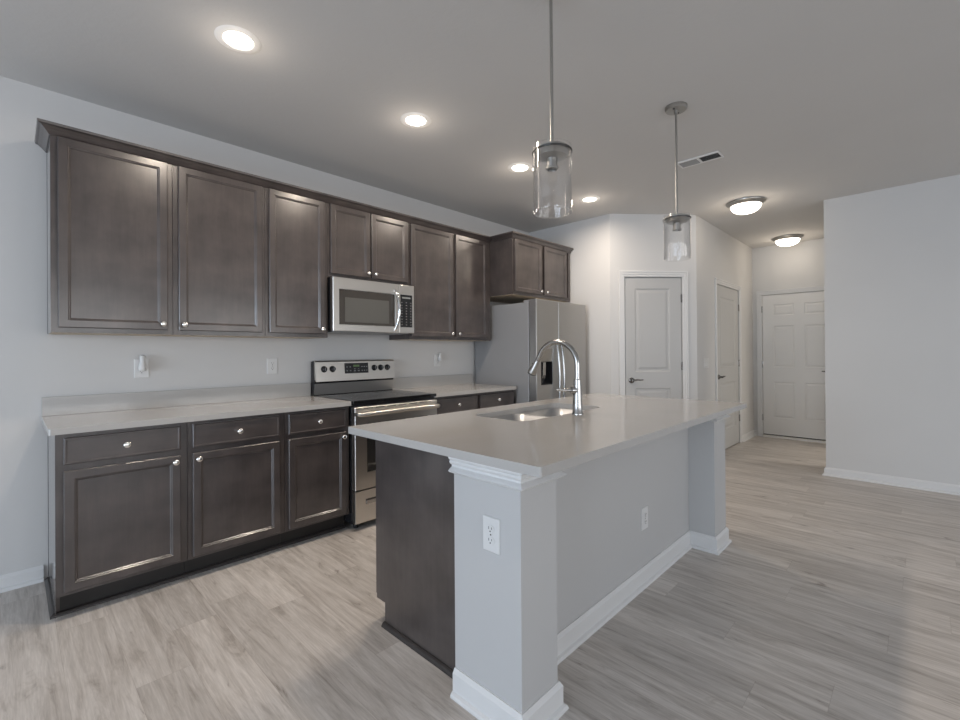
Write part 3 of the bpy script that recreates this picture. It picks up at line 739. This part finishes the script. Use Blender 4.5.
# white half wall with end columns
iw = thing('island_half_wall', 'white painted half wall with two square columns carrying the island top', 'half wall', (2.05, -2.43, 0))
zt_ = BH-.001
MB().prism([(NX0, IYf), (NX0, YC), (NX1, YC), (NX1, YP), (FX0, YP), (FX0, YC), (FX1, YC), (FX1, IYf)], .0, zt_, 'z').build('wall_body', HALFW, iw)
capp = [(0, .815), (.022, .817), (.028, .823), (.020, .830), (.010, .836), (.010, .843), (.018, .848), (.022, .855), (.019, .861), (.026, .868), (.027, BH-.001), (0, BH-.001)]
MB().mould([(NX0, IYf+.002), (NX0, YC), (NX1, YC), (NX1, YP)], capp).build('column_cap', TRIM, iw)
MB().mould([(FX0, YP), (FX0, YC), (FX1, YC), (FX1, IYf)], capp).build('column_cap', TRIM, iw)
bb = bprof(.098, .014, .013)
MB().mould([(NX0, IYf), (NX0, YC), (NX1, YC), (NX1, YP), (FX0, YP), (FX0, YC), (FX1, YC), (FX1, IYf)], bb).build('baseboard', TRIM, iw)

# island top with sink cut-out
SX0, SX1, SY0, SY1 = 1.585, 2.375, -2.135, -1.775
it = thing('island_countertop', 'large light quartz slab on the island with a sink cut-out', 'countertop', (2.05, -2.17, CT0))
slab_holes(MB(), rrect(.940, 3.162, -2.717, -1.617, .010, 4), [rrect(SX0, SX1, SY0, SY1, .07)[::-1]], CT0, CT1).build('slab', QUARTZ, it, bevel=.0025)

# undermount double sink
sk = thing('kitchen_sink', 'stainless undermount double bowl sink set in the island top', 'sink', (1.98, -1.955, .7))
SM = 1.985; ztop = CT0-.0008
bowls = [(SX0+.004, SM-.014, SY0+.004, SY1-.004), (SM+.014, SX1-.004, SY0+.004, SY1-.004)]
fl = slab_holes(MB(), rrect(SX0-.02, SX1+.02, SY0-.02, SY1+.02, .08), [rrect(*b, .062)[::-1] for b in bowls], ztop-.0018, ztop)
fl.build('rim', BOWL, sk)
for b in bowls:
    m = MB(); z1 = ztop-.0019; z0 = z1-.20
    loops = []
    for ins, z, r in ((0, z1, .062), (.006, z0+.05, .060), (.016, z0+.016, .055), (.035, z0+.003, .045), (.06, z0, .03)):
        loops.append([m.bm.verts.new((x, y, z)) for x, y in rrect(b[0]+ins, b[1]-ins, b[2]+ins, b[3]-ins, r)])
    for a, c in zip(loops[:-1], loops[1:]):
        for i in range(len(a)): j = (i+1) % len(a); m.bm.faces.new((a[i], a[j], c[j], c[i]))
    m.bm.faces.new(loops[-1])
    ob = m.build('bowl', BOWL, sk, smooth=True)
    so = ob.modifiers.new('solid', 'SOLIDIFY'); so.thickness = .0012; so.offset = 0
    MB().lathe([(0, z0+.004), (.030, z0+.004), (.040, z0+.003), (.042, z0+.001), (0, z0+.001)], ((b[0]+b[1])/2, (b[2]+b[3])/2, 0), 28).build('drain', CHROME, ob, smooth=True)

# faucet
fc = thing('kitchen_faucet', 'tall brushed nickel gooseneck pull-down faucet behind the island sink', 'faucet', (1.985, -2.192, CT1+.0004))
fxx, fyy = 1.985, -2.192
MB().lathe([(0, CT1+.0005), (.031, CT1+.0005), (.031, CT1+.006), (.0275, CT1+.012), (.0255, CT1+.06), (.0215, 1.050), (.0210, 1.078), (.0195, 1.086), (.0195, 1.102), (.0155, 1.106), (0, 1.106)], (fxx, fyy, 0), 32).build('body', NICKEL, fc, smooth=True)
cyy, czz, rr_ = fyy+.130, 1.178, .130
pts = [(fxx, fyy, 1.105), (fxx, fyy, 1.14)]+[(fxx, cyy-rr_*math.cos(math.radians(a)), czz+rr_*math.sin(math.radians(a))) for a in range(0, 152, 8)]
last = Vector(pts[-1]); dirn = Vector((0, math.sin(math.radians(150)), math.cos(math.radians(150))))
pts += [tuple(last+dirn*.03), tuple(last+dirn*.062)]
MB().tube(pts, .0150, 20).build('spout', NICKEL, fc, smooth=True)
h0 = last+dirn*.062; 
hp = [tuple(h0+dirn*d) for d in (-.002, .008, .010, .045, .075, .082)]
sho = MB().tube(hp, [.0155, .0165, .0170, .0195, .0275, .0265], 22).build('spray_head', FIXN, fc, smooth=True)
MB().tube([tuple(h0+dirn*d) for d in (.0821, .0875)], [.0270, .0255], 22).build('nozzle', BLACK, sho, smooth=True)
MB().box(fxx-.007, fxx+.007, h0.y+.020, h0.y+.034, h0.z-.035, h0.z-.012).build('spray_button', BLACK, sho, bevel=.002)
ld_ = Vector((-.80, .60, 0)).normalized(); hub = Vector((fxx, fyy, 1.045))
ho = MB().tube([tuple(hub+ld_*d) for d in (.010, .030, .036, .040)], [.0225, .0225, .021, .012], 22).build('valve_hub', NICKEL, fc, smooth=True)
MB().tube([tuple(hub+ld_*d+Vector((0, 0, z))) for d, z in ((.036, 0), (.06, .001), (.09, .003), (.120, .006))], [.0090, .0080, .0075, .0070], 14).build('lever', NICKEL, ho, smooth=True)

# ---------------------------------------------------------------- wall plates (local frame: x along wall, -y out)
def plate_base(t, w, h):
    return MB().panelled(w, h, .005, None, None, [(.006, w-.006, .006, h-.006, [(.002, 0)])], .0025).build('plate', PLATE, t, off=(-w/2, 0, -h/2))
def outlet(loc, rz, label, w=.076, h=.118):
    t = thing('wall_outlet', label, 'power outlet', loc, rz)
    plate_base(t, w, h)
    for dz in (-.0195, .0195):
        r = MB().lathe([(0, .0052), (.0165, .0052), (.0172, .0065), (.0165, .0075), (0, .0078)], (0, 0, dz), 24, ROTY, sy=.84).build('receptacle', PLATE, t, smooth=True, off=(0, 0, 0))
        sl = MB().box(-.0075, -.0055, -.0086, -.0072, dz-.001, dz+.008).box(.0055, .0075, -.0086, -.0072, dz, dz+.007)
        sl.lathe([(0, .0072), (.0027, .0072), (.0027, .0086), (0, .0086)], (0, 0, dz-.0075), 12, ROTY)
        sl.build('slots', SLOT, r, off=(0, 0, 0))
    MB().lathe([(0, .0052), (.003, .0052), (.003, .0062), (0, .0065)], (0, 0, 0), 12, ROTY).build('screw', NICKEL, t, off=(0, 0, 0))
    return t
e_ = .0006
outlet((.428, -e_, 1.166), 0, 'white wall outlet with an air freshener plugged in, left of the counter')
outlet((1.230, -e_, 1.160), 0, 'white wall outlet under the cabinet immediately left of the microwave, nothing plugged in')
outlet((2.868, -e_, 1.172), 0, 'white wall outlet between the range and the refrigerator, partly covered by a plug-in')
outlet((NX0-e_, -2.474, .636), -P/2, 'white outlet on the end face of the near island column')
outlet((2.236, YP-e_, .352), 0, 'white outlet low on the long white island half wall')
def freshener(x, z, label, s=1.0):
    t = thing('plug_in_air_freshener', label, 'air freshener', (x, -.0095, z))
    MB().lathe([(0, -.044*s), (.017*s, -.044*s), (.0215*s, -.036*s), (.022*s, -.020*s), (.016*s, .000), (.0145*s, .020*s), (.0155*s, .040*s), (.018*s, .048*s), (.016*s, .051*s), (0, .051*s)], (0, -.026*s, 0), 28, sy=.9).build('bottle', PLATE, t, smooth=True, off=(0, 0, 0))
    MB().box(-.014*s, .014*s, -.012*s, 0, -.030*s, .006*s).build('plug_block', PLATE, t, bevel=.003, off=(0, 0, 0))
    MB().lathe([(0, .0515*s), (.010*s, .0515*s), (.010*s, .055*s), (0, .055*s)], (0, -.026*s, 0), 18, sy=.9).build('vent_cap', FIXD, t, smooth=True, off=(0, 0, 0))
freshener(.428, 1.196, 'white plug-in air freshener in the outlet above the left counter')
freshener(2.880, 1.206, 'white plug-in air freshener in the outlet between range and refrigerator', .85)
# switch plate
t = thing('light_switch', 'white multi-gang light switch plate between the pantry door and the hall closet door', 'light switch', (5.41, HY-e_, 1.112))
plate_base(t, .165, .118)
for dx in (-.046, 0, .046): MB().prism([(-.0052, -.033), (-.0105, -.033), (-.0065, .033), (-.0052, .033)], dx-.0165, dx+.0165, 'x').build('rocker', PLATE, t, off=(0, 0, 0))
